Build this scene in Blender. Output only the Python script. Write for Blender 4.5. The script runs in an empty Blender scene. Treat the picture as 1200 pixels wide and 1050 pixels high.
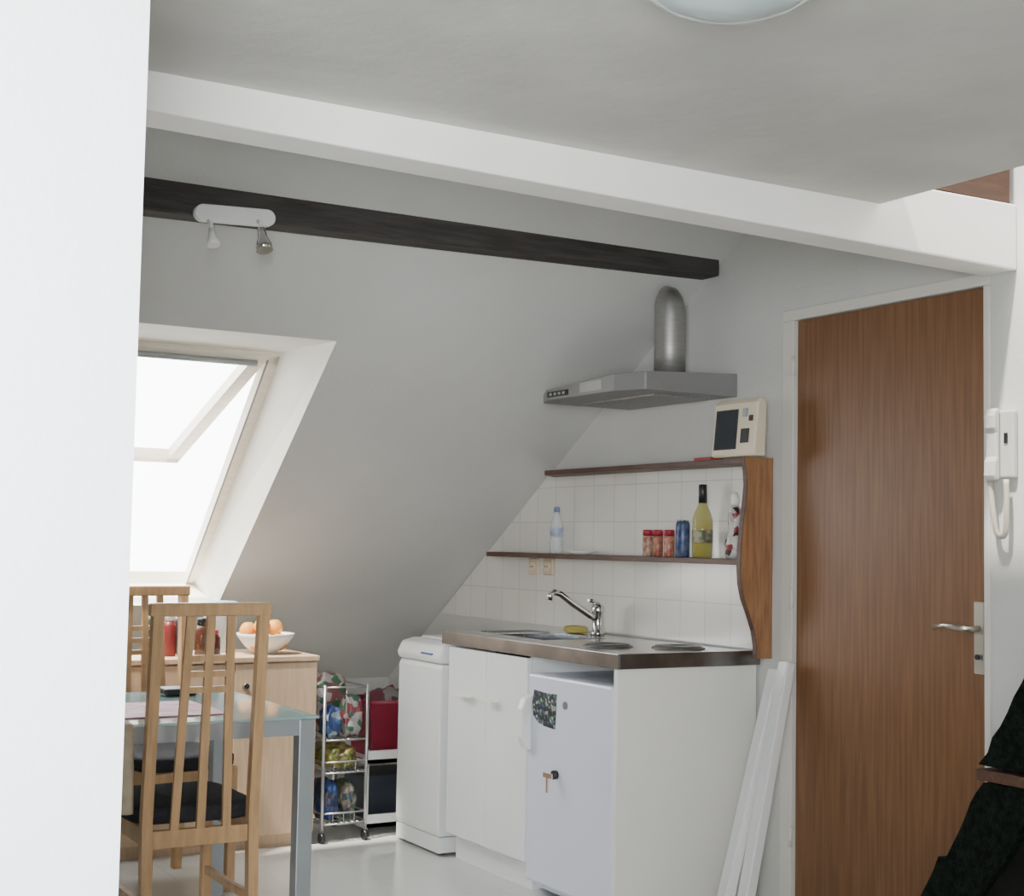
import bpy, bmesh, math, random
from mathutils import Vector, Matrix, noise
random.seed(5)
C=bpy.context.scene.collection
PI=math.pi
# ---------------------------------------------------------------- camera
CX,CY,CH,PS,PT,RO,FP=-3.3271,-3.9596,1.2567,0.5277,0.0657,0.0186,1690.5
F=Vector((math.sin(PS)*math.cos(PT),math.cos(PS)*math.cos(PT),math.sin(PT)))
R0=Vector((math.cos(PS),-math.sin(PS),0)); U0=R0.cross(F)
R=R0*math.cos(RO)+U0*math.sin(RO); U=-R0*math.sin(RO)+U0*math.cos(RO)
CP=Vector((CX,CY,CH))
def ray(u,v): return F+R*((u-600)/FP)-U*((v-525)/FP)
def WX(u,v,x):
    d=ray(u,v); p=CP+d*((x-CX)/d.x); return p.y,p.z
cd=bpy.data.cameras.new('camera'); cam=bpy.data.objects.new('camera',cd); C.objects.link(cam)
cd.sensor_fit='HORIZONTAL'; cd.sensor_width=36; cd.lens=FP/1200*36; cd.clip_start=.02
M=Matrix((R,U,-F)).transposed().to_4x4(); M.translation=CP; cam.matrix_world=M
bpy.context.scene.camera=cam
# ---------------------------------------------------------------- materials
def mat(name,col,rough=.5,metal=0,var=0,scale=8,bump=0,bscale=40,stretch=None,col2=None,alpha=None,coat=0,spec=None):
    m=bpy.data.materials.new(name); m.use_nodes=True; nt=m.node_tree; b=nt.nodes['Principled BSDF']
    b.inputs['Base Color'].default_value=(*col,1); b.inputs['Roughness'].default_value=rough; b.inputs['Metallic'].default_value=metal
    if coat: b.inputs['Coat Weight'].default_value=coat
    if spec is not None: b.inputs['Specular IOR Level'].default_value=spec
    tc=nt.nodes.new('ShaderNodeTexCoord'); mp=nt.nodes.new('ShaderNodeMapping'); nt.links.new(tc.outputs['Object'],mp.inputs[0])
    if stretch: mp.inputs['Scale'].default_value=stretch
    c2=col2 if col2 else tuple(c*(1-var) for c in col)
    if var or col2:
        n=nt.nodes.new('ShaderNodeTexNoise'); n.inputs['Scale'].default_value=scale; n.inputs['Detail'].default_value=5
        r=nt.nodes.new('ShaderNodeValToRGB'); r.color_ramp.elements[0].color=(*c2,1); r.color_ramp.elements[1].color=(*col,1)
        r.color_ramp.elements[0].position=.38; r.color_ramp.elements[1].position=.62
        nt.links.new(mp.outputs[0],n.inputs['Vector']); nt.links.new(n.outputs[0],r.inputs[0]); nt.links.new(r.outputs[0],b.inputs['Base Color'])
    if bump:
        n=nt.nodes.new('ShaderNodeTexNoise'); n.inputs['Scale'].default_value=bscale; n.inputs['Detail'].default_value=4
        bp=nt.nodes.new('ShaderNodeBump'); bp.inputs['Strength'].default_value=bump; bp.inputs['Distance'].default_value=.01
        nt.links.new(mp.outputs[0],n.inputs['Vector']); nt.links.new(n.outputs[0],bp.inputs['Height']); nt.links.new(bp.outputs[0],b.inputs['Normal'])
    return m
def glassmat(name,col,a=.25,rough=.05):
    m=bpy.data.materials.new(name); m.use_nodes=True; nt=m.node_tree; b=nt.nodes['Principled BSDF']; out=nt.nodes['Material Output']
    b.inputs['Base Color'].default_value=(*col,1); b.inputs['Roughness'].default_value=rough
    t=nt.nodes.new('ShaderNodeBsdfTransparent'); mx=nt.nodes.new('ShaderNodeMixShader'); mx.inputs[0].default_value=a
    nt.links.new(t.outputs[0],mx.inputs[1]); nt.links.new(b.outputs[0],mx.inputs[2]); nt.links.new(mx.outputs[0],out.inputs[0]); return m
def blotch(name,cols,scale=30,rough=.4):
    m=bpy.data.materials.new(name); m.use_nodes=True; nt=m.node_tree; b=nt.nodes['Principled BSDF']; b.inputs['Roughness'].default_value=rough
    tc=nt.nodes.new('ShaderNodeTexCoord'); n=nt.nodes.new('ShaderNodeTexVoronoi'); n.inputs['Scale'].default_value=scale
    s=nt.nodes.new('ShaderNodeSeparateColor'); r=nt.nodes.new('ShaderNodeValToRGB'); r.color_ramp.interpolation='CONSTANT'
    r.color_ramp.elements[0].color=(*cols[0],1); r.color_ramp.elements[1].color=(*cols[-1],1); r.color_ramp.elements[1].position=(len(cols)-1)/len(cols)
    for i in range(1,len(cols)-1):
        e=r.color_ramp.elements.new(i/len(cols)); e.color=(*cols[i],1)
    nt.links.new(tc.outputs['Object'],n.inputs['Vector']); nt.links.new(n.outputs['Color'],s.inputs[0]); nt.links.new(s.outputs[0],r.inputs[0]); nt.links.new(r.outputs[0],b.inputs['Base Color'])
    return m
def tilemat(name,tw,th,axis,col,grout,rough,off=(0,0),ms=.004,coat=0):
    m=bpy.data.materials.new(name); m.use_nodes=True; nt=m.node_tree; b=nt.nodes['Principled BSDF']; b.inputs['Roughness'].default_value=rough
    tc=nt.nodes.new('ShaderNodeTexCoord'); sp=nt.nodes.new('ShaderNodeSeparateXYZ'); cb=nt.nodes.new('ShaderNodeCombineXYZ')
    nt.links.new(tc.outputs['Object'],sp.inputs[0])
    for i,a in enumerate(axis):
        ad=nt.nodes.new('ShaderNodeMath'); ad.operation='ADD'; ad.inputs[1].default_value=off[i]+50*(tw if i==0 else th)
        nt.links.new(sp.outputs[a],ad.inputs[0]); nt.links.new(ad.outputs[0],cb.inputs[i])
    br=nt.nodes.new('ShaderNodeTexBrick'); br.offset=0; br.inputs['Scale'].default_value=1; br.inputs['Brick Width'].default_value=tw; br.inputs['Row Height'].default_value=th
    br.inputs['Mortar Size'].default_value=ms; br.inputs['Color1'].default_value=(*col,1); br.inputs['Color2'].default_value=(*[c*.95 for c in col],1); br.inputs['Mortar'].default_value=(*grout,1)
    nt.links.new(cb.outputs[0],br.inputs['Vector']); nt.links.new(br.outputs[0],b.inputs['Base Color'])
    bp=nt.nodes.new('ShaderNodeBump'); bp.invert=True; bp.inputs['Strength'].default_value=.25; bp.inputs['Distance'].default_value=.003
    nt.links.new(br.outputs['Fac'],bp.inputs['Height']); nt.links.new(bp.outputs[0],b.inputs['Normal']); return m
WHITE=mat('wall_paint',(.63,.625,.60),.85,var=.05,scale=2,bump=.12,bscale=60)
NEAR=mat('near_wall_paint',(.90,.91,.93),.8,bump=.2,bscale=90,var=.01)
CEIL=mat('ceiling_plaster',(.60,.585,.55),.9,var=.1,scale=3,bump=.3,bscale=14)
BEAMW=mat('beam_white',(.90,.88,.84),.6,var=.04,scale=6,bump=.05)
FLOOR=tilemat('floor_tiles',.33,.33,('X','Y'),(.64,.65,.62),(.55,.56,.54),.12,ms=.002)
TILE=tilemat('wall_tiles',.15,.15,('Y','Z'),(.80,.78,.72),(.62,.60,.54),.18,off=(0,-.9+.0),ms=.0022)
DARKB=mat('dark_beam',(.055,.048,.045),.7,var=.4,scale=20,bump=.4,stretch=(.3,3,3))
DOORW=mat('door_wood',(.22,.108,.050),.40,col2=(.165,.077,.036),scale=7,stretch=(12,12,.45),bump=.02,spec=.35)
TRIMW=mat('trim_white',(.70,.68,.62),.5,var=.03)
PINE=mat('pine',(.90,.83,.70),.5,var=.1,scale=6,stretch=(1,6,6))
WREV=mat('reveal_paint',(.95,.92,.83),.7,var=.02)
CHW=mat('chair_wood',(.56,.34,.165),.4,var=.2,scale=10,stretch=(6,6,.7))
SEATB=mat('seat_black',(.02,.02,.024),.85,var=.3,scale=60,bump=.3,bscale=200)
BIRCH=mat('birch_board',(.56,.40,.26),.5,var=.12,scale=8,stretch=(8,8,.8))
LAM=mat('white_laminate',(.80,.81,.80),.35,var=.03,scale=3)
FRI=mat('fridge_enamel',(.69,.71,.81),.3,var=.03,scale=3)
PANEL=mat('end_panel_white',(.80,.79,.74),.5,var=.04,scale=2)
PLAS=mat('white_plastic',(.82,.82,.80),.35,var=.02)
HSET=mat('handset_plastic',(.58,.57,.53),.4,var=.03)
HANDM=mat('cupboard_handle_plastic',(.90,.86,.74),.35,var=.02)
CREAM=mat('cream_plastic',(.76,.66,.50),.45,var=.03)
SOCK=mat('socket_plastic',(.66,.56,.40),.4,var=.03)
STEEL=mat('steel',(.48,.49,.50),.16,1,var=.16,scale=15)
STEELE=mat('steel_edge',(.27,.265,.26),.28,1,var=.25,scale=9)
BSTEEL=mat('brushed_hood_steel',(.42,.41,.39),.5,.8,var=.12,scale=20,stretch=(1,1,12))
HOODG=mat('hood_grey',(.30,.30,.30),.45,.5,var=.06)
CHROME=mat('chrome',(.72,.71,.69),.12,1,var=.02)
WIRE=mat('trolley_wire',(.42,.42,.42),.35,.8,var=.1)
GREY=mat('grey_tube',(.40,.43,.45),.35,.6,var=.05)
BLACK=mat('black_plastic',(.015,.015,.018),.35,var=.2)
SHELFW=mat('shelf_wood',(.11,.055,.038),.5,var=.35,scale=12,stretch=(4,.6,4))
SIDEW=mat('side_board_wood',(.36,.175,.08),.45,var=.35,scale=9,stretch=(8,8,.8))
CARPET=mat('black_shag',(.008,.013,.009),1,var=.6,scale=60,bump=1,bscale=120,spec=.1)
BRASS=mat('handle_metal',(.72,.68,.60),.3,1,var=.05)
REDP=mat('red_plastic',(.36,.02,.04),.4,var=.1)
REDB=mat('basket_red',(.22,.01,.03),.45,var=.15)
ORANGE=mat('orange_peel',(.85,.36,.05),.5,var=.2,bump=.2,bscale=200)
BLUE=mat('blue_lid',(.26,.42,.52),.4,var=.05)
MATR=mat('placemat_red',(.38,.10,.15),.6,col2=(.50,.28,.33),scale=20)
GLASST=glassmat('table_glass',(.36,.56,.56),.72,.08)
GLASSC=glassmat('clear_plastic',(.80,.86,.92),.38,.08)
GLASSW=glassmat('window_glass',(.9,.95,1),.06,.02)
OLIVEG=glassmat('yellow_glass',(.45,.40,.05),.50,.05)
DIFF=mat('lamp_glass',(.58,.70,.70),.15,var=.05,coat=.6)
BROWN=mat('brown_wood',(.085,.036,.018),.6,var=.3,scale=10,stretch=(1,8,8))
BROWND=mat('brown_wood_dark',(.04,.02,.012),.8,var=.3,scale=10,stretch=(1,8,8))
# ---------------------------------------------------------------- mesh helpers
def B(): return bmesh.new()
def box(bm,x0,x1,y0,y1,z0,z1,rot=None,piv=None):
    vs=[bm.verts.new((x,y,z)) for x in (x0,x1) for y in (y0,y1) for z in (z0,z1)]
    for f in ((0,1,3,2),(4,6,7,5),(0,4,5,1),(2,3,7,6),(0,2,6,4),(1,5,7,3)): bm.faces.new([vs[i] for i in f])
    if rot is not None: bmesh.ops.rotate(bm,verts=vs,cent=Vector(piv),matrix=rot)
    return vs
def bar(bm,p0,p1,w,h,up=(0,0,1)):
    p0=Vector(p0);p1=Vector(p1);d=(p1-p0).normalized(); s=d.cross(Vector(up)).normalized(); u=s.cross(d)
    vs=[bm.verts.new(p+s*(a*w/2)+u*(b*h/2)) for p in (p0,p1) for a,b in ((-1,-1),(1,-1),(1,1),(-1,1))]
    for f in ((3,2,1,0),(4,5,6,7),(0,1,5,4),(1,2,6,5),(2,3,7,6),(3,0,4,7)): bm.faces.new([vs[i] for i in f])
def tube(bm,pts,r,seg=12,caps=True):
    pts=[Vector(p) for p in pts]; rs=r if isinstance(r,(list,tuple)) else [r]*len(pts)
    rings=[];n=None
    for i,p in enumerate(pts):
        t=(pts[min(i+1,len(pts)-1)]-pts[max(i-1,0)]).normalized()
        if n is None:
            n=t.cross(Vector((0,0,1)));
            if n.length<.05: n=t.cross(Vector((1,0,0)))
            n.normalize()
        else: n=(n-t*n.dot(t)).normalized()
        b=t.cross(n)
        rings.append([bm.verts.new(p+(n*math.cos(2*PI*k/seg)+b*math.sin(2*PI*k/seg))*rs[i]) for k in range(seg)])
    for a,b in zip(rings,rings[1:]):
        for k in range(seg):
            f=bm.faces.new((a[k],a[(k+1)%seg],b[(k+1)%seg],b[k])); f.smooth=True
    if caps: bm.faces.new(rings[0][::-1]); bm.faces.new(rings[-1])
def lathe(bm,prof,c=(0,0,0),seg=24,capt=True,capb=True):
    c=Vector(c); rings=[]
    for r,z in prof: rings.append([bm.verts.new(c+Vector((r*math.cos(2*PI*k/seg),r*math.sin(2*PI*k/seg),z))) for k in range(seg)])
    for a,b in zip(rings,rings[1:]):
        for k in range(seg):
            f=bm.faces.new((a[k],a[(k+1)%seg],b[(k+1)%seg],b[k])); f.smooth=True
    if capb: bm.faces.new(rings[0][::-1])
    if capt: bm.faces.new(rings[-1])
def prism(bm,poly,axis,a,b):
    def P(q,t): return {'x':(t,q[0],q[1]),'y':(q[0],t,q[1]),'z':(q[0],q[1],t)}[axis]
    v0=[bm.verts.new(P(q,a)) for q in poly]; v1=[bm.verts.new(P(q,b)) for q in poly]
    bm.faces.new(v0[::-1]); bm.faces.new(v1); n=len(poly)
    for i in range(n): bm.faces.new((v0[i],v0[(i+1)%n],v1[(i+1)%n],v1[i]))
def blob(bm,c,d,seed,amp=.18,p=3.0):
    r=bmesh.ops.create_icosphere(bm,subdivisions=4,radius=1); 
    for v in r['verts']:
        q=v.co.copy(); s=(abs(q.x)**p+abs(q.y)**p+abs(q.z)**p)**(-1/p); q*=s
        q*=1+amp*noise.noise(q*2.2+Vector((seed*7,seed*3,0)))+amp*.4*noise.noise(q*6+Vector((seed,0,5)))
        v.co=Vector((c[0]+q.x*d[0]/2,c[1]+q.y*d[1]/2,c[2]+d[2]/2+q.z*d[2]/2))
    for f in bm.faces: f.smooth=True
ORG={}
def obj(name,bm,m,parent=None,bev=0,seg=2):
    me=bpy.data.meshes.new(name)
    bmesh.ops.recalc_face_normals(bm,faces=bm.faces)
    if parent is not None:
        off=ORG[parent.name]; bmesh.ops.translate(bm,verts=bm.verts,vec=-off)
    bm.to_mesh(me); bm.free(); me.materials.append(m)
    o=bpy.data.objects.new(name,me); C.objects.link(o)
    if parent is not None: o.parent=parent; ORG[o.name]=ORG[parent.name]
    else: ORG[o.name]=Vector((0,0,0))
    if bev:
        b=o.modifiers.new('bevel','BEVEL'); b.width=bev; b.segments=seg; b.limit_method='ANGLE'; b.angle_limit=math.radians(40)
    return o
def tag(o,label,cat,group=None):
    o['label']=label; o['category']=cat
    if group: o['group']=group
    return o
def thing(name,label,cat,loc,group=None):
    o=bpy.data.objects.new(name,None); o.empty_display_size=.05; C.objects.link(o); o.location=loc; ORG[o.name]=Vector(loc); return tag(o,label,cat,group)
def struct(name,bm,m,parent=None,bev=0):
    o=obj(name,bm,m,parent,bev)
    if parent is None: o['kind']='structure'
    return o
def dup(root,loc,rotz,label,group=None):
    r=root.copy(); C.objects.link(r); r.location=loc; r.rotation_euler=(0,0,rotz); r['label']=label
    if group: r['group']=group
    for ch in list(root.children):
        c=ch.copy(); C.objects.link(c); c.parent=r
        for g in list(ch.children):
            d=g.copy(); C.objects.link(d); d.parent=c
    return r
# ---------------------------------------------------------------- room shell
SL=.641; SC=2.46
def sz(y,c=SC): return c-SL*y
KN=3.0; XL=-4.2
bm=B(); box(bm,XL-.1,.1,-6,KN+.1,-.08,0); struct('floor',bm,FLOOR)
bm=B(); dy0,dy1,dz=-.125,-1.02,2.075
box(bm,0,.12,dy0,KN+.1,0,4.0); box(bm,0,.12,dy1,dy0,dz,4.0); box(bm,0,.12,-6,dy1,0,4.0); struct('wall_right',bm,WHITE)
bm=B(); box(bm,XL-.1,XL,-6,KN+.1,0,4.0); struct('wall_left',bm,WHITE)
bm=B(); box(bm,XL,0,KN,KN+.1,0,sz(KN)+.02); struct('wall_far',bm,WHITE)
# sloping ceiling with skylight opening
TL,TR,BR,BL=(-2.45,.775),(-1.30,.775),(-1.17,2.35),(-2.33,2.35)
bm=B()
def sv(x,y,c=SC): return bm.verts.new((x,y,sz(y,c)))
ys=(-1.06,KN)
o=[sv(XL,ys[0]),sv(0,ys[0]),sv(0,ys[1]),sv(XL,ys[1])]; h=[sv(*TL),sv(*TR),sv(*BR),sv(*BL)]
for i in range(4): bm.faces.new((o[i],o[(i+1)%4],h[(i+1)%4],h[i]))
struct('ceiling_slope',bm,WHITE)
# flat ceiling (gallery floor) with the stair opening
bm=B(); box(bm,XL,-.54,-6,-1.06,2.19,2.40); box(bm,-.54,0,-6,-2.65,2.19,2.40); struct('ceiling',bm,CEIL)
bm=B(); box(bm,XL,0,-1.10,-1.04,2.24,3.2); struct('light_block_upper',bm,WHITE)  # unseen partition, added to keep sky light from leaking onto the slope
bm=B(); box(bm,-.60,-.03,-1.128,-1.10,2.262,2.60); struct('trim_1',bm,BROWN)
# near partition
bm=B(); box(bm,XL,-2.838,-2.2,-2.08,0,2.19); struct('wall_near',bm,NEAR)
def beam(bm,x0,x1,y0,y1,za0,zb0,za1,zb1):
    v=[bm.verts.new(p) for p in ((x0,y0,za0),(x0,y1,za0),(x0,y1,zb0),(x0,y0,zb0),(x1,y0,za1),(x1,y1,za1),(x1,y1,zb1),(x1,y0,zb1))]
    for f in ((0,1,2,3),(4,7,6,5),(0,4,5,1),(1,5,6,2),(2,6,7,3),(3,7,4,0)): bm.faces.new([v[i] for i in f])
bm=B(); beam(bm,XL,-.001,-1.13,-1.01,2.135,2.235,2.068,2.262); struct('trim_2',bm,BEAMW,bev=.006)
bm=B(); beam(bm,XL,-.012,.225,.33,2.185,2.36,2.255,2.37); struct('trim_3',bm,DARKB,bev=.008)
# tiled backsplash
bm=B(); prism(bm,[(-.055,.90),(2.42,.90),((SC-1.56)/SL,1.56),(-.055,1.56)],'x',-.008,-.0005); struct('trim_4',bm,TILE)
# ---------------------------------------------------------------- skylight
w=bpy.data.objects.new('window_1',None); C.objects.link(w); w['kind']='structure'; ORG['window_1']=Vector((0,0,0))
IC=2.757
iTL,iTR,iBR,iBL=(-2.40,1.239),(-1.36,1.239),(-1.20,2.66),(-2.25,2.66)
bm=B(); a=[sv(*p) for p in (TL,TR,BR,BL)]; b=[sv(*p,IC) for p in (iTL,iTR,iBR,iBL)]
for i in range(4): bm.faces.new((a[i],a[(i+1)%4],b[(i+1)%4],b[i]))
obj('window_reveal',bm,WREV,w)
N=Vector((0,SL,1)).normalized()
def ring(bm,P,wd,th,up):
    for i in range(4):
        p,q=Vector(P[i]),Vector(P[(i+1)%4]); e=(q-p).normalized()*wd/2; bar(bm,p-e,q+e,wd,th,up)
P=[Vector((x,y,sz(y,IC))) for x,y in (iTL,iTR,iBR,iBL)]
bm=B(); ring(bm,P,.05,.07,N); obj('window_frame',bm,PINE,w)
SEAL=mat('seal_grey',(.25,.23,.20),.6,var=.1)
for i,sx in ((1,-.03),(3,.03)):
    bm=B(); bar(bm,P[i]-N*.037+Vector((sx,0,0)),P[(i+1)%4]-N*.037+Vector((sx,0,0)),.006,.006,N); obj('window_seal',bm,SEAL,w)
top0,top1=P[0]+Vector((.05,0,0)),P[1]+Vector((-.05,0,0))
sd=Vector((0,math.cos(math.radians(18)),-math.sin(math.radians(18))))
SP=[top0+sd*.02,top1+sd*.02,top1+sd*1.13,top0+sd*1.13]; SN=(SP[1]-SP[0]).cross(sd).normalized()
bm=B(); ring(bm,SP,.055,.045,SN); sash=obj('sash',bm,PINE,w)
bm=B(); f=bm.faces.new([bm.verts.new(p) for p in SP]); obj('pane',bm,GLASSW,sash)
bm=B(); tube(bm,[top0+Vector((0,-.01,-.045)),top1+Vector((-.02,-.01,-.045))],.012); 
for t in (.15,.5,.85):
    p=top0.lerp(top1,t); tube(bm,[p+Vector((0,0,.0)),p+Vector((0,-.01,-.045))],.007)
obj('handle_bar',bm,GREY,sash)
# ---------------------------------------------------------------- door
d=bpy.data.objects.new('door_1',None); C.objects.link(d); d['kind']='structure'; ORG['door_1']=Vector((0,0,0))
bm=B(); box(bm,.012,.052,-1.006,-.178,.008,2.04); obj('door_leaf',bm,DOORW,d,bev=.002)
bm=B(); box(bm,-.006,.07,-.176,-.118,0,2.0415); obj('door_jamb',bm,TRIMW,d,bev=.003)
bm=B(); box(bm,-.006,.07,-1.03,-1.008,0,2.0415); obj('door_jamb',bm,TRIMW,d,bev=.003)
bm=B(); box(bm,-.006,.07,-1.03,-.118,2.042,2.080); obj('door_head',bm,TRIMW,d,bev=.003)
z0=WX(1143,790,0)[1]; z1=WX(1143,705,0)[1]; hy=-.980
bm=B(); box(bm,.004,.013,hy-.02,hy+.02,z0,z1); hp=obj('handle_plate',bm,BRASS,d,bev=.004); hp['label']='pale metal lock plate'
zl=WX(1120,735,0)[1]
bm=B(); tube(bm,[(.006,hy,zl),(-.045,hy,zl),(-.052,hy+.03,zl+.004),(-.05,hy+.08,zl+.008),(-.046,hy+.13,zl-.002)],[.010,.009,.009,.008,.007]); obj('door_handle',bm,BRASS,d)
bm=B(); tube(bm,[(.0,hy,z0+.05),(-.006,hy,z0+.05)],.008); obj('lock_cylinder',bm,BLACK,d)
for zz in (.25,1.05,1.85):
    bm=B(); tube(bm,[(-.004,-.172,zz),(-.004,-.172,zz+.07)],.007); obj('hinge',bm,TRIMW,d)
# ---------------------------------------------------------------- kitchen run
HW=.895
t=thing('base_cabinet','white two-door base cabinet between the fridge and the washing machine','cabinet',(-.3,.88,0))
bm=B(); box(bm,-.575,-.02,.585,.60,.10,.843); box(bm,-.575,-.02,1.185,1.20,.10,.843); box(bm,-.575,-.02,.60,1.185,.10,.118); box(bm,-.035,-.02,.60,1.185,.118,.843); bmesh.ops.remove_doubles(bm,verts=bm.verts,dist=.0005); obj('carcass',bm,LAM,t)
bm=B(); box(bm,-.55,-.05,.60,1.19,0,.10); obj('plinth',bm,LAM,t)
for y0,y1,ha,hb in ((.587,.887,.790,.865),(.894,1.195,.985,1.085)):
    bm=B(); box(bm,-.597,-.576,y0,y1,.105,.838); dr=obj('door',bm,LAM,t,bev=.003)
    bm=B(); bar(bm,(-.624,ha,.662),(-.624,hb,.662),.011,.013); box(bm,-.620,-.597,ha+.006,ha+.014,.658,.666); box(bm,-.620,-.597,hb-.014,hb-.006,.658,.666); obj('handle',bm,HANDM,dr)
t=thing('fridge','white under-counter fridge with a colourful sticker and keys in its lock','fridge',(-.3,.3,0))
bm=B(); box(bm,-.555,-.04,.03,.57,.02,.785); obj('body',bm,FRI,t,bev=.006)
bm=B(); box(bm,-.60,-.558,.03,.57,.05,.787); dr=obj('door',bm,FRI,t,bev=.010)
bm=B(); prism(bm,[(-.600,.51),(-.625,.52),(-.642,.56),(-.642,.66),(-.625,.70),(-.600,.71)],'y',.540,.578); obj('handle',bm,PLAS,dr,bev=.006,seg=3)
yy,zz=WX(652,908,-.60)
bm=B(); tube(bm,[(-.60,yy,zz),(-.615,yy,zz)],.016); obj('lock',bm,BLACK,dr)
bm=B(); tube(bm,[(-.612,yy,zz),(-.635,yy,zz)],.006); box(bm,-.64,-.634,yy-.03,yy+.025,zz-.008,zz+.008); box(bm,-.638,-.634,yy-.002,yy+.008,zz-.06,zz); obj('key',bm,CHROME,dr)
pl=[WX(*q,-.602) for q in ((626,808),(639,812),(652,814),(651,838),(650,855),(638,851),(630,846),(625,838),(624,822))]
bm=B(); prism(bm,pl,'x',-.6025,-.600); obj('sticker',bm,blotch('sticker_print',[(.01,.01,.015),(.04,.20,.09),(.10,.07,.16),(.01,.03,.06),(.3,.36,.32),(.012,.012,.02),(.02,.02,.02)],110),dr)
y0,z0=WX(662,827,-.602)
bm=B(); tube(bm,[(-.600,y0,z0),(-.603,y0,z0)],.014,20); obj('emblem',bm,mat('emblem_grey',(.2,.21,.23),.4,.3,var=.2,scale=90),dr)
bm=B(); box(bm,-.6,-.012,.0,.022,0,.8465); tag(obj('end_panel',bm,PANEL,bev=.001),'plain white side panel closing the near end of the kitchen run','panel')
# washing machine
t=thing('washing_machine','narrow white top-loading washing machine left of the two-door cabinet','washing machine',(-.31,1.43,0))
y0,y1=1.237,1.625
bm=B(); prism(bm,[(-.605,.075),(-.61,.10),(-.61,.74),(-.60,.76),(-.03,.76),(-.03,.075)],'y',y0,y1); obj('body',bm,LAM,t,bev=.006)
bm=B(); prism(bm,[(-.612,.762),(-.622,.79),(-.60,.835),(-.55,.848),(-.06,.848),(-.03,.83),(-.03,.762)],'y',y0,y1+.002); obj('top_cover',bm,LAM,t,bev=.012,seg=3)
bm=B(); prism(bm,[(-.52,.848),(-.51,.856),(-.15,.856),(-.14,.848)],'y',y0+.02,y1-.02); obj('lid',bm,PLAS,t,bev=.003)
bm=B(); box(bm,-.606,-.05,y0,y1,.01,.073); obj('kick_plate',bm,LAM,t,bev=.004)
bm=B(); y,z=WX(500,768,-.62); box(bm,-.6225,-.60,y-.05,y+.05,.795,.802); obj('badge',bm,mat('badge_blue',(.08,.12,.3),.4,var=.1),t)
for a in (-.57,-.08):
    for b_ in (y0+.04,y1-.04):
        bm=B(); tube(bm,[(a,b_,0),(a,b_,.012)],.02); obj('foot',bm,BLACK,t)
# worktop
t=thing('worktop','stainless steel worktop with sink and two hotplates over the kitchen units','worktop',(-.3,.6,.848))
sx0,sx1,sy0,sy1=-.47,-.17,.68,1.04; YE=1.232
bm=B(); box(bm,-.605,sx0,-.012,YE,.849,HW); box(bm,sx1,-.009,-.012,YE,.849,HW); box(bm,sx0,sx1,-.012,sy0,.849,HW); box(bm,sx0,sx1,sy1,YE,.849,HW)
bmesh.ops.remove_doubles(bm,verts=bm.verts,dist=.0005); obj('counter_top',bm,STEEL,t)
bm=B(); box(bm,-.612,-.6055,-.018,YE,.848,HW+.003); box(bm,-.6055,-.009,-.018,-.0125,.848,HW+.003); obj('front_edge',bm,STEELE,t,bev=.002)
bm=B()
for k in range(6): box(bm,-.45,-.2,1.07+k*.025,1.078+k*.025,HW,HW+.003)
obj('drainer_ridges',bm,STEEL,t)
bm=B(); box(bm,sx0,sx1,sy0,sy1,.75,.76); box(bm,sx0,sx0+.004,sy0,sy1,.76,HW); box(bm,sx1-.004,sx1,sy0,sy1,.76,HW); box(bm,sx0,sx1,sy0,sy0+.004,.76,HW); box(bm,sx0,sx1,sy1-.004,sy1,.76,HW); obj('sink_bowl',bm,STEEL,t)
HOT=mat('hotplate_iron',(.20,.19,.18),.4,.7,var=.2)
for (hx,hy2,r) in ((-.21,.19,.085),(-.41,.34,.080)):
    bm=B(); lathe(bm,[(r+.010,HW),(r+.010,HW+.003),(r,HW+.004),(r,HW+.008),(r-.006,HW+.010),(.03,HW+.010),(.028,HW+.008)],(hx,hy2,0),32); obj('hotplate',bm,HOT,t)
t=thing('mixer_tap','chrome mixer tap with long raised spout standing behind the sink','tap',(-.10,.87,HW))
bm=B(); lathe(bm,[(.028,HW),(.028,HW+.012),(.022,HW+.018),(.022,HW+.085),(.026,HW+.09),(.026,HW+.115),(.015,HW+.125)],(-.10,.87,0)); obj('tap_body',bm,CHROME,t)
bm=B(); tube(bm,[(-.10,.87,HW+.06),(-.14,.87,HW+.08),(-.22,.87,HW+.125),(-.28,.87,HW+.165),(-.31,.87,HW+.172),(-.325,.87,HW+.163),(-.33,.87,HW+.14)],[.013,.013,.012,.012,.012,.012,.013]); obj('spout',bm,CHROME,t)
bm=B(); tube(bm,[(-.10,.87,HW+.12),(-.125,.86,HW+.135),(-.16,.85,HW+.14)],[.012,.008,.007]); obj('lever',bm,CHROME,t)
bm=B(); blob(bm,(-.12,1.00,HW+.001),(.07,.10,.03),3,.08,5); tag(obj('sponge',bm,mat('sponge_yellow',(.45,.38,.10),.9,bump=.5,bscale=150,var=.2)),'yellow sponge lying on the worktop left of the tap','sponge')
# ---------------------------------------------------------------- shelves
SD=-.135
t=thing('wall_shelf','dark-edged upper and lower wall shelf unit with curved wooden side board','shelf',(-.06,.6,.87))
UZ,LZ=1.565,1.215
bm=B(); prism(bm,[(SD,1.24),(-.009,1.37),(-.009,-.06),(SD,-.06)],'z',UZ-.02,UZ); obj('upper_board',bm,SHELFW,t,bev=.002)
bm=B(); prism(bm,[(SD,1.73),(-.009,1.88),(-.009,-.06),(SD,-.06)],'z',LZ-.02,LZ); obj('lower_board',bm,SHELFW,t,bev=.002)
prof=[(-.0095,.875),(-.078,.875),(-.078,.92),(-.088,.97),(-.112,1.03),(-.135,1.08),(-.148,1.13),(-.152,1.19),(-.150,1.25),(-.143,1.32),(-.132,1.40),(-.124,1.47),(-.128,1.52),(-.14,UZ+.004),(-.0095,UZ+.004)]
bm=B(); prism(bm,prof,'y',-.080,-.061); sb=obj('side_board',bm,SIDEW,t,bev=.002)
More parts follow.
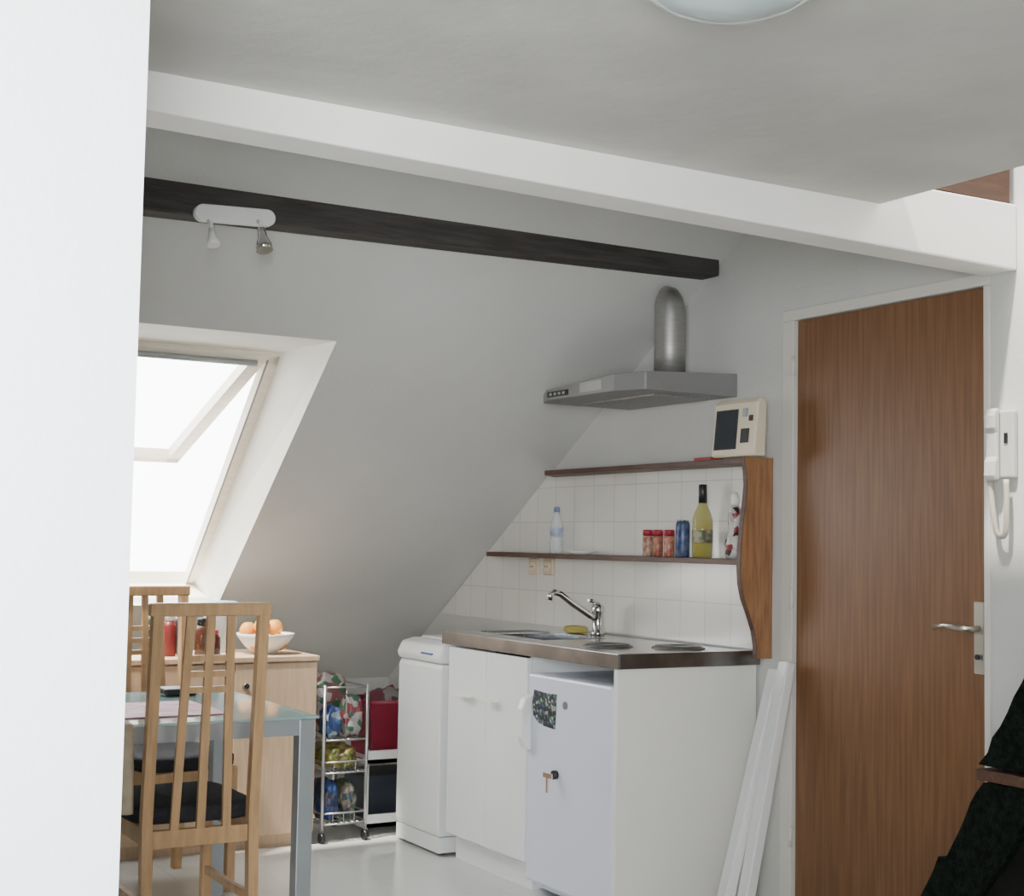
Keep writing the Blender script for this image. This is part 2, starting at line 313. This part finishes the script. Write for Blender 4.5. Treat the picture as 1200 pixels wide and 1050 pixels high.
bm=B(); pr=[p for p in prof[1:-1]]
poly=pr+[(p[0]-.003,p[1]) for p in reversed(pr)]
prism(bm,poly,'y',-.0805,-.0605); obj('side_board_edge',bm,SHELFW,t)
# small cream set
t=thing('mini_television','thin cream panel with a dark square screen on the upper shelf end','television',(-.13,-.04,UZ+.004))
q0=-.150; q1=.085; zb=UZ+.0045
bm=B(); prism(bm,[(-.15,zb),(-.155,zb+.01),(-.138,zb+.185),(-.125,zb+.20),(-.105,zb+.198),(-.098,zb+.18),(-.105,zb)],'y',q0,q1); obj('casing',bm,CREAM,t,bev=.006,seg=3)
def fx(z): return -.155+(z-zb-.01)/.175*.017
def plate(name,y0,y1,z0,z1,th,m,par,bev=.001):
    bm=B()
    for yy in (y0,y1):
        for zz in (z0,z1):
            for dx in (0,th): bm.verts.new((fx(zz+zb)-dx,yy,zz+zb))
    bmesh.ops.convex_hull(bm,input=bm.verts); return obj(name,bm,m,par,bev=bev)
plate('screen',-.05,.07,.025,.165,.003,mat('screen_dark',(.02,.025,.035),.15,var=.1),t)
plate('control_knob',-.10,-.078,.135,.165,.006,GREY,t); plate('control_knob',-.115,-.072,.045,.095,.003,BLACK,t); plate('control_knob',-.13,-.112,.12,.14,.005,BROWN,t)
bm=B(); box(bm,-.12,-.06,.13,.23,UZ,UZ+.012); tag(obj('matchbox',bm,mat('red_card',(.45,.08,.05),.6,var=.2),bev=.002),'flat red packet lying on the upper shelf beside the cream panel','packet')
def shy(u,x): return WX(u,640,x)[0]
x=-.07; y=shy(652,x)
t=thing('plastic_bottle','clear plastic water bottle with blue cap on the lower shelf','bottle',(x,y,LZ))
bm=B(); lathe(bm,[(.024,LZ),(.027,LZ+.01),(.027,LZ+.05),(.025,LZ+.06),(.027,LZ+.07),(.027,LZ+.11),(.024,LZ+.135),(.011,LZ+.165),(.011,LZ+.178)],(x,y,0)); obj('bottle_body',bm,GLASSC,t)
bm=B(); lathe(bm,[(.013,LZ+.176),(.013,LZ+.195),(.011,LZ+.197)],(x,y,0)); obj('cap',bm,mat('cap_blue',(.2,.25,.45),.4,var=.1),t)
bm=B(); lathe(bm,[(.0278,LZ+.075),(.0278,LZ+.108)],(x,y,0),capt=False,capb=False); obj('bottle_band',bm,mat('band_blue',(.4,.45,.6),.4,var=.3,scale=60),t)
x=-.08; y=shy(682,x); bm=B(); lathe(bm,[(.03,LZ),(.032,LZ+.003),(.062,LZ+.012),(.060,LZ+.014),(.03,LZ+.006),(.005,LZ+.005)],(x,y,0)); tag(obj('saucer',bm,PLAS),'small pale saucer on the lower shelf right of the clear bottle','saucer')
g='red-topped spice jars on the lower shelf'
def spice(u,x,label,body):
    y=shy(u,x)
    t=thing('spice_jar',label,'jar',(x,y,LZ),g)
    bm=B(); lathe(bm,[(.017,LZ),(.019,LZ+.004),(.019,LZ+.075),(.016,LZ+.08)],(x,y,0)); obj('jar_body',bm,body,t)
    bm=B(); lathe(bm,[(.0195,LZ+.079),(.0195,LZ+.099),(.017,LZ+.102)],(x,y,0)); obj('lid',bm,REDP,t)
spice(759,-.07,'leftmost red-topped spice jar, nearest the saucer on the lower shelf',mat('spice_a',(.30,.09,.05),.4,col2=(.5,.4,.28),scale=50))
spice(771,-.06,'middle red-topped spice jar on the lower shelf',mat('spice_b',(.4,.2,.12),.4,col2=(.3,.05,.04),scale=50))
spice(784,-.075,'red-topped spice jar touching the blue can on the lower shelf',mat('spice_c',(.5,.3,.2),.4,col2=(.4,.06,.05),scale=50))
x=-.065;y=shy(800,x); t=thing('drink_can','tall blue can between the spice jars and the dark-necked bottle','can',(x,y,LZ))
bm=B(); lathe(bm,[(.022,LZ),(.026,LZ+.006),(.026,LZ+.125),(.022,LZ+.134)],(x,y,0)); obj('can_body',bm,mat('can_blue',(.02,.045,.15),.4,.2,col2=(.12,.15,.24),scale=35),t)
bm=B(); lathe(bm,[(.022,LZ+.133),(.0225,LZ+.138),(.020,LZ+.136)],(x,y,0)); obj('can_top',bm,STEEL,t)
x=-.07;y=shy(823,x); t=thing('liquor_bottle','tall dark-necked glass bottle of yellow liquid on the lower shelf','bottle',(x,y,LZ))
bm=B(); lathe(bm,[(.034,LZ),(.037,LZ+.006),(.037,LZ+.14),(.030,LZ+.165),(.015,LZ+.195),(.014,LZ+.21)],(x,y,0)); obj('bottle_body',bm,OLIVEG,t)
bm=B(); lathe(bm,[(.0155,LZ+.20),(.0155,LZ+.265),(.012,LZ+.268)],(x,y,0)); obj('bottle_neck',bm,BLACK,t)
bm=B(); lathe(bm,[(.0376,LZ+.055),(.0376,LZ+.10)],(x,y,0),capt=False,capb=False); obj('paper_label',bm,mat('paper_lbl',(.35,.33,.22),.6,col2=(.08,.08,.04),scale=45),t)
x=-.08;y=shy(861,x); t=thing('decorated_flask','white flask with dark and red markings beside the curved side board','flask',(x,y,LZ))
bm=B(); lathe(bm,[(.026,LZ),(.034,LZ+.012),(.036,LZ+.05),(.028,LZ+.085),(.020,LZ+.10),(.024,LZ+.125),(.026,LZ+.15),(.020,LZ+.175),(.012,LZ+.19)],(x,y,0)); obj('flask_body',bm,blotch('flask_print',[(.55,.53,.50),(.25,.03,.04),(.50,.48,.46),(.04,.02,.02),(.60,.58,.54),(.03,.02,.02),(.4,.38,.36)],45),t)
bm=B(); lathe(bm,[(.012,LZ+.188),(.017,LZ+.205),(.015,LZ+.225),(.006,LZ+.235)],(x,y,0)); obj('stopper',bm,PLAS,t)
for u,lab in ((627,'left round cream wall socket under the lower shelf'),(644,'right round cream wall socket under the lower shelf')):
    y,z=WX(u,664,-.012)
    t=thing('wall_socket',lab,'socket',(-.012,y,z),'wall sockets under the lower shelf')
    bm=B(); box(bm,-.024,-.0085,y-.038,y+.038,z-.036,z+.036); obj('socket_plate',bm,SOCK,t,bev=.004)
    bm=B(); tube(bm,[(-.022,y,z),(-.030,y,z)],.022,20); obj('socket_face',bm,CREAM,t)
    for s in (-1,1):
        bm=B(); tube(bm,[(-.0295,y+.009*s,z),(-.0312,y+.009*s,z)],.0035); obj('socket_hole',bm,BLACK,t)
# ---------------------------------------------------------------- hood
t=thing('range_hood','grey metal cooker hood with round duct mounted above the shelves','range hood',(-.2,.46,1.8))
h0,h1=.130,.81; hx=-.41
bm=B(); v=[(-.001,h0,1.80),(-.001,h1,1.80),(hx,h0,1.80),(hx,h1,1.80),(hx-.05,h0+.12,1.80),(hx-.05,h1-.10,1.80),(-.001,h0,1.885),(-.001,h1,1.885),(hx,h0,1.865),(hx,h1,1.835),(hx-.05,h0+.12,1.862),(hx-.05,h1-.10,1.842)]
for p in v: bm.verts.new(p)
bmesh.ops.convex_hull(bm,input=bm.verts); obj('canopy',bm,HOODG,t,bev=.004)
bm=B(); prism(bm,[(-.06,h0+.1),(-.30,h0+.1),(-.30,h1-.1),(-.06,h1-.1)],'z',1.794,1.80); obj('filter',bm,mat('filter_mesh',(.4,.4,.4),.5,.6,var=.3,scale=120),t)
dyc=.335; dxc=-.155
pts=[(dxc,dyc,1.87),(dxc,dyc,2.0),(dxc,dyc,2.10),(dxc,dyc+.004,2.140),(dxc,dyc+.010,2.165),(dxc,dyc+.020,2.185),(dxc,dyc+.034,2.198),(dxc,dyc+.050,2.205)]
bm=B(); tube(bm,pts,[.058,.058,.058,.057,.053,.045,.030,.012],32); obj('duct',bm,BSTEEL,t)
bm=B(); lathe(bm,[(.062,1.868),(.062,1.885),(.058,1.888)],(dxc,dyc,0),32); obj('duct_collar',bm,HOODG,t)
bm=B(); box(bm,hx-.0515,hx-.03,h1-.26,h1-.11,1.810,1.832); obj('control_strip',bm,BLACK,t,bev=.002)
for k in range(4):
    bm=B(); box(bm,hx-.0535,hx-.05,h1-.145-.03*k,h1-.13-.03*k,1.816,1.826); obj('button',bm,GREY,t)
bm=B(); box(bm,hx-.052,hx-.02,h0+.20,h0+.34,1.812,1.848); obj('lamp_cover',bm,mat('lamp_cover_grey',(.42,.42,.40),.4,var=.05),t)
# ---------------------------------------------------------------- spotlights on the dark beam
def WY(u,v,y):
    d=ray(u,v); p=CP+d*((y-CY)/d.y); return p.x,p.z
x0,z0=WY(226,249,.22); x1,z1=WY(320,258,.22)
t=thing('spotlight_bar','white ceiling bar with two small spotlights fixed on the dark beam','spotlight',((x0+x1)/2,.21,(z0+z1)/2))
bm=B(); poly=[]
r=.026
for k in range(13): a=PI/2+PI*k/12; poly.append((x0+r+r*math.cos(a),z0+r*math.sin(a)))
for k in range(13): a=-PI/2+PI*k/12; poly.append((x1-r+r*math.cos(a),z1+r*math.sin(a)))
prism(bm,poly,'y',.195,.224); obj('mounting_bar',bm,PLAS,t,bev=.004)
for u in (245,303):
    px,pz=WY(u,262,.19)
    bm=B(); tube(bm,[(px,.20,pz+.01),(px,.17,pz-.003),(px,.165,pz-.03)],.006); st=obj('spot_arm',bm,PLAS,t)
    bm=B(); dr=Vector((.05,-.35,-1)).normalized(); c0=Vector((px,.165,pz-.02)); s_=.75 if u<300 else 1
    tube(bm,[c0,c0+dr*.03*s_,c0+dr*.055*s_,c0+dr*.075*s_],[.012*s_,.014*s_,.024*s_,.026*s_],16); obj('spot_head',bm,PLAS if u<300 else CHROME,st)
# ---------------------------------------------------------------- ceiling light
LX,LY=-1.90,-2.185
t=thing('ceiling_light','round frosted glass dome lamp on the flat ceiling','ceiling lamp',(LX,LY,2.19))
bm=B(); lathe(bm,[(.172,2.189),(.172,2.172),(.160,2.168)],(LX,LY,0),48); obj('lamp_base',bm,STEEL,t)
bm=B(); lathe(bm,[(.001,2.105),(.05,2.108),(.10,2.122),(.14,2.145),(.163,2.172)],(LX,LY,0),48); obj('glass_dome',bm,DIFF,t)
# ---------------------------------------------------------------- intercom
yc=WX(1171,520,0)[0]; zt=WX(1178,480,0)[1]; zb_=WX(1178,564,0)[1]
t=thing('intercom_handset','pale wall intercom handset with a hanging cord loop right of the door','intercom',(-.03,yc,zb_))
bm=B(); box(bm,-.022,-.001,yc-.070,yc+.006,zb_+.008,zt-.004); obj('base_plate',bm,HSET,t,bev=.006)
bm=B(); prism(bm,[(-.023,zt+.002),(-.045,zt+.002),(-.052,zt-.02),(-.050,zt-.055),(-.042,zt-.07),(-.042,zb_+.07),(-.050,zb_+.055),(-.052,zb_+.015),(-.045,zb_-.002),(-.023,zb_+.0)],'y',yc-.026,yc+.016); obj('handset',bm,HSET,t,bev=.008,seg=3)
bm=B(); box(bm,-.025,-.021,yc-.050,yc-.038,zt-.10,zt-.07); obj('button',bm,BLACK,t)
bm=B(); pts=[]
zlow=WX(1178,630,0)[1]
for k in range(41):
    s=k/40; a=PI*s
    pts.append((-.03,yc-.022+.028*math.cos(a)-.012*math.sin(a),zb_+.003-(zb_-zlow)*min(1,math.sin(a)*1.15 if math.sin(a)<.8 else .92+ (math.sin(a)-.8)*.4)))
tube(bm,pts,.0085,10); obj('cord',bm,mat('cord_beige',(.52,.48,.40),.5,var=.05),t)
# ---------------------------------------------------------------- leaning trunking
for i,(bx,by,tx,ty,tz,lab) in enumerate(((-.27,-.235,-.037,-.190,.87,'long white square trunking leaning against the wall, the one nearest the door'),(-.31,-.175,-.037,-.135,.84,'long white square trunking leaning by the door, the left one nearer the end panel'))):
    t=thing('cable_trunking',lab,'trunking',(bx,by,0),'long white trunking lengths leaning by the door')
    b0=Vector((bx,by,0.006)); b1=Vector((tx,ty,tz)); e=(b1-b0).normalized()
    bm=B(); bar(bm,b0,b1,.050,.034,(1,0,.3)); obj('channel',bm,PLAS,t,bev=.003)
    sde=e.cross(Vector((1,0,.3))).normalized(); up=sde.cross(e)
    bm=B(); bar(bm,b0-up*.0185+e*.002,b1-up*.0185-e*.002,.040,.004,(1,0,.3)); obj('snap_cover',bm,LAM,t)
# ---------------------------------------------------------------- stairs
t=thing('staircase','steep stair covered in black shaggy carpet with one bare wooden tread beside the door','stairs',(-.27,-1.3,0))
rise=.246; run=.143; ys0=-1.165; n=8; XW=-.016
bm=B()
poly=[(ys0+.02,0)]
for k in range(n): poly+= [(ys0+.0-run*k,rise*(k+1)-.06),(ys0+.0-run*(k+1),rise*(k+1)-.06)]
poly+=[(ys0-.06-run*n,rise*n-.45),(ys0-.60,0)]
prism(bm,poly,'x',-.52,XW); obj('stair_body',bm,mat('stair_dark',(.012,.012,.010),.95,var=.3,spec=.1),t)
for k in range(n):
    bare=(k==2)
    bm=B(); box(bm,-.552 if bare else -.52,XW,ys0-run*(k+1)-.03,ys0-run*k+(-.014 if bare else -.05),rise*(k+1)-.035,rise*(k+1)-(.008 if bare else .03)); obj('tread',bm,BROWN if bare else BROWND,t,bev=.004)
for k in range(n):
    bm=B(); zl_=rise*k; zh=rise*(k+1)
    yf=ys0-run*k+.090+(.02 if k<2 else 0)+(.03 if k>2 else 0)
    if k==2: zh-=.038
    f=(zh-zl_)/rise
    pl=[(yf,zl_),(yf-run*f,zh),(yf-run*f-.17,zh),(yf-.17,zl_)]
    prism(bm,pl,'x',-.545,XW)
    bmesh.ops.subdivide_edges(bm,edges=bm.edges,cuts=6,use_grid_fill=True); bmesh.ops.triangulate(bm,faces=bm.faces)
    for v in bm.verts: v.co+=Vector((0,1,1))*.007*noise.noise(v.co*60)+Vector((-.006,0,0))*noise.noise(v.co*70)
    obj('carpet_cover',bm,CARPET,t)
# ---------------------------------------------------------------- table
TZ=.722; tx0,tx1,ty0,ty1=-2.47,-1.59,.15,1.00
t=thing('glass_table','glass-topped dining table on grey square metal legs','table',((tx0+tx1)/2,(ty0+ty1)/2,0))
bm=B(); box(bm,tx0,tx1,ty0,ty1,TZ-.008,TZ); obj('glass_top',bm,GLASST,t,bev=.002)
bm=B()
for a in (ty0+.03,ty1-.03): box(bm,tx0+.03,tx1-.03,a-.015,a+.015,TZ-.058,TZ-.009)
for a in (tx0+.03,tx1-.03): box(bm,a-.015,a+.015,ty0+.03,ty1-.03,TZ-.0585,TZ-.0095)
obj('table_frame',bm,GREY,t)
for a in (tx0+.035,tx1-.035):
    for b_ in (ty0+.035,ty1-.035):
        bm=B(); box(bm,a-.025,a+.025,b_-.025,b_+.025,0,TZ-.009); obj('leg',bm,GREY,t,bev=.003)
bm=B(); box(bm,-2.32,-1.83,.28,.66,TZ+.0005,TZ+.004); tag(obj('placemat',bm,MATR,bev=.001),'dusty red placemat lying on the glass table','placemat')
bm=B(); box(bm,-1.87,-1.76,.80,.90,TZ+.001,TZ+.028); tag(obj('wallet',bm,BLACK,bev=.008),'black wallet on the glass table behind the placemat','wallet')
# pale cloth over the near edge
bm=B(); nx,ns=24,16; grid=[]
for i in range(nx+1):
    col=[]
    x=-2.40+.24*i/nx
    for j in range(ns+1):
        s=j/ns*.33
        wv=.010*math.sin(x*70)+.006*math.sin(x*33+1)
        if s<.08: p=Vector((x,ty0+.08-s,TZ+.003))
        else: p=Vector((x+.02*(s-.08),ty0-.006-abs(wv)*min(1,(s-.08)*8)-.002,TZ+.002-(s-.08)))
        col.append(bm.verts.new(p))
    grid.append(col)
for i in range(nx):
    for j in range(ns):
        f=bm.faces.new((grid[i][j],grid[i+1][j],grid[i+1][j+1],grid[i][j+1])); f.smooth=True
cl=tag(obj('tea_towel',bm,mat('towel_beige',(.60,.50,.36),.9,var=.15,scale=30,bump=.3,bscale=300)),'pale beige cloth hanging over the near edge of the glass table','cloth')
md=cl.modifiers.new('s','SOLIDIFY'); md.thickness=.002
# ---------------------------------------------------------------- chairs
def make_chair(label):
    t=thing('dining_chair',label,'chair',(0,0,0),'slat-back dining chairs at the glass table')
    W=.172; bk=-.20; HT=1.035
    def yb(z): return bk-.045*max(0,(z-.45))/.6+(-.03*(.45-z)/.45 if z<.45 else 0)
    for s in (-1,1):
        bm=B()
        for za,zb2 in ((0,.45),(.45,HT)): bar(bm,(s*(W-.015),yb(za),za),(s*(W-.015),yb(zb2),zb2),.030,.032,(0,1,0))
        obj('back_post',bm,CHW,t)
        bm=B(); bar(bm,(s*(W-.015),.20,0),(s*(W-.015),.20,.44),.032,.032,(0,1,0)); obj('leg',bm,CHW,t,bev=.004)
        bm=B(); box(bm,s*(W-.015)-.011,s*(W-.015)+.011,-.185,.185,.385,.435); obj('side_rail',bm,CHW,t,bev=.002)
        bm=B(); box(bm,s*(W-.015)-.009,s*(W-.015)+.009,-.195,.185,.20,.225); obj('stretcher',bm,CHW,t,bev=.002)
    bm=B(); box(bm,-W-.008,W+.008,yb(HT)-.017,yb(HT)+.017,HT-.004,HT+.034); obj('top_rail',bm,CHW,t,bev=.005)
    bm=B(); box(bm,-W+.03,W-.03,bk-.012,bk+.012,.375,.425); obj('lower_rail',bm,CHW,t,bev=.003)
    bm=B(); box(bm,-W+.03,W-.03,.19,.21,.385,.435); obj('front_rail',bm,CHW,t,bev=.003)
    for x in (-.06,-.0,.06):
        bm=B(); bar(bm,(x*1.3,yb(.40),.40),(x*1.15,yb(.7),.7),.024,.014,(0,1,0)); bar(bm,(x*1.15,yb(.7),.7),(x,yb(HT),HT),.024,.014,(0,1,0)); bmesh.ops.remove_doubles(bm,verts=bm.verts,dist=.002); obj('back_slat',bm,CHW,t)
    for z in (.91,.865,.82):
        bm=B(); bar(bm,(-.072,yb(z),z),(.072,yb(z),z),.018,.012,(0,1,0)); obj('cross_slat',bm,CHW,t)
    bm=B(); blob(bm,(0,.012,.432),(.37,.41,.06),1,.02,6); obj('seat',bm,SEATB,t)
    return t
ch=make_chair('light wooden slat-back chair with black seat in front, its back to the viewer')
ch.location=(-1.965,.32,0)
dup(ch,(-1.72,1.24,0),PI+math.radians(8),'light wooden slat-back chair behind the glass table, partly hidden by the near wall')
# ---------------------------------------------------------------- sideboard
t=thing('sideboard','pale birch sideboard with doors standing under the skylight','sideboard',(-1.5,1.86,0))
s0,s1=-2.05,-.965; SZ=.775
bm=B(); box(bm,s0,s1,1.68,2.06,.05,SZ-.022); obj('body',bm,BIRCH,t,bev=.002)
bm=B(); box(bm,s0-.01,s1+.005,1.655,2.07,SZ-.022,SZ); obj('top',bm,BIRCH,t,bev=.003)
bm=B(); box(bm,s0+.02,s1-.02,1.70,2.04,0,.05); obj('plinth',bm,BIRCH,t)
wd=(s1-s0)/3
for k in range(3):
    a=s0+k*wd
    bm=B(); box(bm,a+.003,a+wd-.003,1.66,1.679,.055,SZ-.027); dr=obj('door',bm,BIRCH,t,bev=.003)
    bm=B(); kx=a+.045; tube(bm,[(kx,1.66,.66),(kx,1.635,.66)],.012); obj('knob',bm,CHROME,dr)
def SXY(u,y,v=750): return WY(u,v,y)[0]
bx=SXY(311,1.82); by=1.82
bm=B(); lathe(bm,[(.045,SZ),(.05,SZ+.006),(.085,SZ+.03),(.115,SZ+.07),(.122,SZ+.085),(.117,SZ+.085),(.08,SZ+.035),(.04,SZ+.012),(.002,SZ+.01)],(bx,by,0),36,capb=True); tag(obj('fruit_bowl',bm,PLAS),'white bowl of oranges on the sideboard','bowl')
src=None
sp=[(-.05,-.03,.05),(.045,-.04,.05),(.0,.05,.05),(-.02,-.01,.112),(.045,.015,.106),(-.065,.035,.095)]
labs=['orange at the front left of the white bowl','orange at the front right of the white bowl','orange at the back of the white bowl','topmost orange of the heap in the white bowl','orange resting high on the right side of the heap in the bowl','orange at the back left rim of the white bowl']
for (a,b_,c_),lb in zip(sp,labs):
    if src is None:
        src=thing('orange_fruit',lb,'orange',(0,0,0),'oranges in the white bowl')
        bm=B(); lathe(bm,[(.002,-.034),(.012,-.0345),(.026,-.025),(.035,-.006),(.035,.006),(.027,.024),(.014,.0335),(.006,.034),(.002,.031)],(0,0,0),20); obj('peel',bm,ORANGE,src)
        bm=B(); lathe(bm,[(.003,.031),(.004,.035),(.002,.037)],(0,0,0),8); obj('stem',bm,mat('stem_green',(.1,.15,.04),.7,var=.2),src)
        src.location=(bx+a,by+b_,SZ+c_)
    else: dup(src,(bx+a,by+b_,SZ+c_),random.random()*6,lb)
x=SXY(257,1.97); t=thing('storage_tub','clear plastic tub with pale blue lid on the sideboard behind the fruit bowl','tub',(x,1.97,SZ))
bm=B(); lathe(bm,[(.062,SZ),(.066,SZ+.005),(.074,SZ+.185),(.074,SZ+.19)],(x,1.97,0)); obj('tub_body',bm,GLASSC,t)
bm=B(); lathe(bm,[(.078,SZ+.185),(.078,SZ+.205),(.066,SZ+.213)],(x,1.97,0)); obj('lid',bm,BLUE,t)
for u,yy,r,hh,m,m2,nm,lb in ((236,1.76,.026,.15,glassmat('brown_jar',(.08,.03,.015),.85),BLACK,'coffee_jar','small dark jar with black lid on the sideboard near the tub'),(250,1.80,.03,.10,glassmat('dark_jam',(.05,.01,.015),.9),REDP,'jam_jar','low dark jar with red lid in front of the clear tub'),(217,1.82,.032,.13,mat('jar_brown',(.09,.05,.03),.4,var=.3),REDP,'jam_jar','brown jar with red lid on the sideboard left of the dark jar'),(198,1.80,.028,.17,mat('ketchup',(.20,.02,.02),.4,var=.2),PLAS,'sauce_bottle','dark red sauce bottle with white cap on the sideboard'),(180,1.84,.030,.20,glassmat('green_jar',(.04,.06,.04),.85),BLACK,'dark_bottle','dark green bottle at the left on the sideboard'),(208,1.93,.036,.19,mat('tin_dark',(.06,.05,.06),.4,.3,var=.4,scale=40),BLACK,'coffee_jar','tall dark jar at the back of the sideboard behind the sauce bottle')):
    x=SXY(u,yy); t=thing(nm,lb,'jar' if 'jar' in nm else 'bottle',(x,yy,SZ))
    bm=B(); lathe(bm,[(r*.9,SZ),(r,SZ+.005),(r,SZ+hh*.7),(r*.6,SZ+hh*.85)],(x,yy,0)); obj('jar_body' if 'jar' in nm else 'bottle_body',bm,m,t)
    bm=B(); lathe(bm,[(r*.7,SZ+hh*.84),(r*.7,SZ+hh),(r*.6,SZ+hh+.004)],(x,yy,0)); obj('lid' if 'jar' in nm else 'cap',bm,m2,t)
# ---------------------------------------------------------------- trolley
cx0,cx1,cy0,cy1=-.93,-.735,1.66,1.98
t=thing('wire_trolley','chrome wire trolley loaded with packets right of the sideboard','trolley',((cx0+cx1)/2,1.82,0))
for a in (cx0,cx1):
    for b_ in (cy0,cy1):
        bm=B(); tube(bm,[(a,b_,.04),(a,b_,.65)],.007); obj('post',bm,WIRE,t)
        bm=B(); tube(bm,[(a-.008,b_,.022),(a+.008,b_,.022)],.022,16); obj('wheel',bm,BLACK,t)
for z,rim in ((.42,.64),(.285,.33),(.075,.12)):
    bm=B()
    for zz in (z,rim):
        tube(bm,[(cx0,cy0,zz),(cx1,cy0,zz),(cx1,cy1,zz),(cx0,cy1,zz),(cx0,cy0,zz)],.004,8)
    for k in range(9): a=cx0+(cx1-cx0)*k/8; tube(bm,[(a,cy0,z),(a,cy1,z)],.0022,6)
    for k in range(5): b_=cy0+(cy1-cy0)*k/4; tube(bm,[(cx0,b_,z),(cx1,b_,z)],.0022,6)
    for k in range(0,9,2 if rim-z<.1 else 4): a=cx0+(cx1-cx0)*k/8; tube(bm,[(a,cy0,z),(a,cy0,rim)],.0020,6)
    obj('wire_shelf',bm,WIRE,t)
def bag(loc,dim,seed,m,nm,lb,cat):
    bm=B(); blob(bm,loc,dim,seed); return tag(obj(nm,bm,m),lb,cat,'packets on the wire trolley')
bag((-.880,1.72,.430),(.08,.10,.13),1,blotch('bag_blue',[(.04,.08,.2),(.06,.15,.3),(.3,.35,.4),(.03,.06,.2)],25),'snack_bag','blue packet on the top tray of the trolley','packet')
bag((-.785,1.72,.430),(.085,.10,.17),2,blotch('bag_redwhite',[(.3,.3,.3),(.22,.04,.05),(.35,.3,.28),(.04,.12,.07)],40),'snack_bag','red and white packet on the top tray of the trolley','packet')
bag((-.83,1.88,.430),(.17,.14,.25),3,blotch('bag_white',[(.4,.36,.33),(.22,.08,.08),(.32,.30,.30),(.05,.12,.06)],30),'paper_bag','tall pale bag at the back of the trolley top tray','bag')
bag((-.83,1.80,.293),(.165,.24,.10),4,blotch('bag_yellow',[(.32,.27,.06),(.15,.20,.04),(.40,.32,.10),(.12,.10,.04)],50),'fruit_net','yellow-green bag on the middle tray of the trolley','bag')
bag((-.88,1.76,.083),(.08,.16,.17),5,blotch('bag_dkblue',[(.02,.03,.10),(.03,.07,.2),(.06,.06,.08)],25),'snack_bag','dark blue packet on the bottom tray of the trolley','packet')
bag((-.79,1.76,.083),(.075,.15,.155),6,blotch('bag_green',[(.05,.11,.06),(.12,.15,.08),(.03,.05,.06),(.2,.17,.13)],35),'snack_bag','green packet on the bottom tray of the trolley','packet')
t=thing('storage_rack','low white two-tier storage rack between trolley and washing machine','rack',(-.5,1.9,0))
for z in (.03,.30):
    bm=B(); box(bm,-.70,-.30,1.74,2.10,z,z+.018); box(bm,-.70,-.30,1.74,1.752,z,z+.055); box(bm,-.70,-.30,2.09,2.10,z,z+.055); obj('rack_tray',bm,PLAS,t)
for a in (-.69,-.31):
    for b_ in (1.75,2.09):
        bm=B(); tube(bm,[(a,b_,0),(a,b_,.36)],.010); obj('post',bm,PLAS,t)
bm=B(); box(bm,-.66,-.36,1.80,2.06,.050,.24); tag(obj('storage_box',bm,mat('dark_box',(.025,.03,.045),.6,var=.3),bev=.006),'dark box standing on the lowest tier of the white rack','box')
t=thing('red_basket','dark red plastic basket standing on the low white rack','basket',(-.52,1.9,.318))
def basket(bm,x0,x1,y0,y1,z0,z1,fl):
    v=[(x0,y0,z0),(x1,y0,z0),(x1,y1,z0),(x0,y1,z0)]; w_=[(x0-fl,y0-fl,z1),(x1+fl,y0-fl,z1),(x1+fl,y1+fl,z1),(x0-fl,y1+fl,z1)]
    V=[bm.verts.new(p) for p in v]; W=[bm.verts.new(p) for p in w_]; bm.faces.new(V)
    for i in range(4): bm.faces.new((V[i],V[(i+1)%4],W[(i+1)%4],W[i]))
bm=B(); basket(bm,-.64,-.39,1.80,2.02,.3185,.555,.03); bk_=obj('basket_body',bm,REDB,t); md=bk_.modifiers.new('s','SOLIDIFY'); md.thickness=.004
bm=B(); 
tube(bm,[(-.67,1.77,.555),(-.36,1.77,.555),(-.36,2.05,.555),(-.67,2.05,.555),(-.67,1.77,.555)],.008,8); obj('basket_rim',bm,REDB,t)
bm=B(); blob(bm,(-.515,1.91,.40),(.22,.19,.20),9,.3,2.5); tag(obj('crumpled_cloth',bm,blotch('cloth_dark',[(.10,.02,.03),(.05,.05,.06),(.16,.14,.13)],18,.9)),'dark crumpled cloth heaped inside the red basket','cloth')
# ---------------------------------------------------------------- light
wd_=bpy.data.worlds.new('world'); bpy.context.scene.world=wd_; wd_.use_nodes=True
nt=wd_.node_tree; bg=nt.nodes['Background']; bg.inputs[0].default_value=(.97,.985,1,1)
tc=nt.nodes.new('ShaderNodeTexCoord'); dp=nt.nodes.new('ShaderNodeVectorMath'); dp.operation='DOT_PRODUCT'; dp.inputs[1].default_value=(-.55,.75,.37)
mr=nt.nodes.new('ShaderNodeMapRange'); mr.inputs['From Min'].default_value=-.05; mr.inputs['From Max'].default_value=.6; mr.inputs['To Min'].default_value=.80; mr.inputs['To Max'].default_value=12
nt.links.new(tc.outputs['Generated'],dp.inputs[0]); nt.links.new(dp.outputs['Value'],mr.inputs[0]); nt.links.new(mr.outputs[0],bg.inputs[1])
l=bpy.data.lights.new('sun','SUN'); l.energy=11; l.angle=math.radians(3); l.color=(1,.95,.86)
lo=bpy.data.objects.new('sun',l); C.objects.link(lo); lo.location=(-3,4,5)
lo.rotation_euler=Vector((.42,.14,-.90)).to_track_quat('-Z','Y').to_euler()
l=bpy.data.lights.new('rear_window_light','AREA'); l.shape='RECTANGLE'; l.size=1.2; l.size_y=1.2; l.energy=95; l.color=(.93,.97,1); l.spread=math.radians(95)
lo=bpy.data.objects.new('rear_window_light',l); C.objects.link(lo); lo.location=(-3.9,-4.2,1.4)
lo.rotation_euler=(Vector((-3.35,-2.2,1.45))-lo.location).to_track_quat('-Z','Y').to_euler()
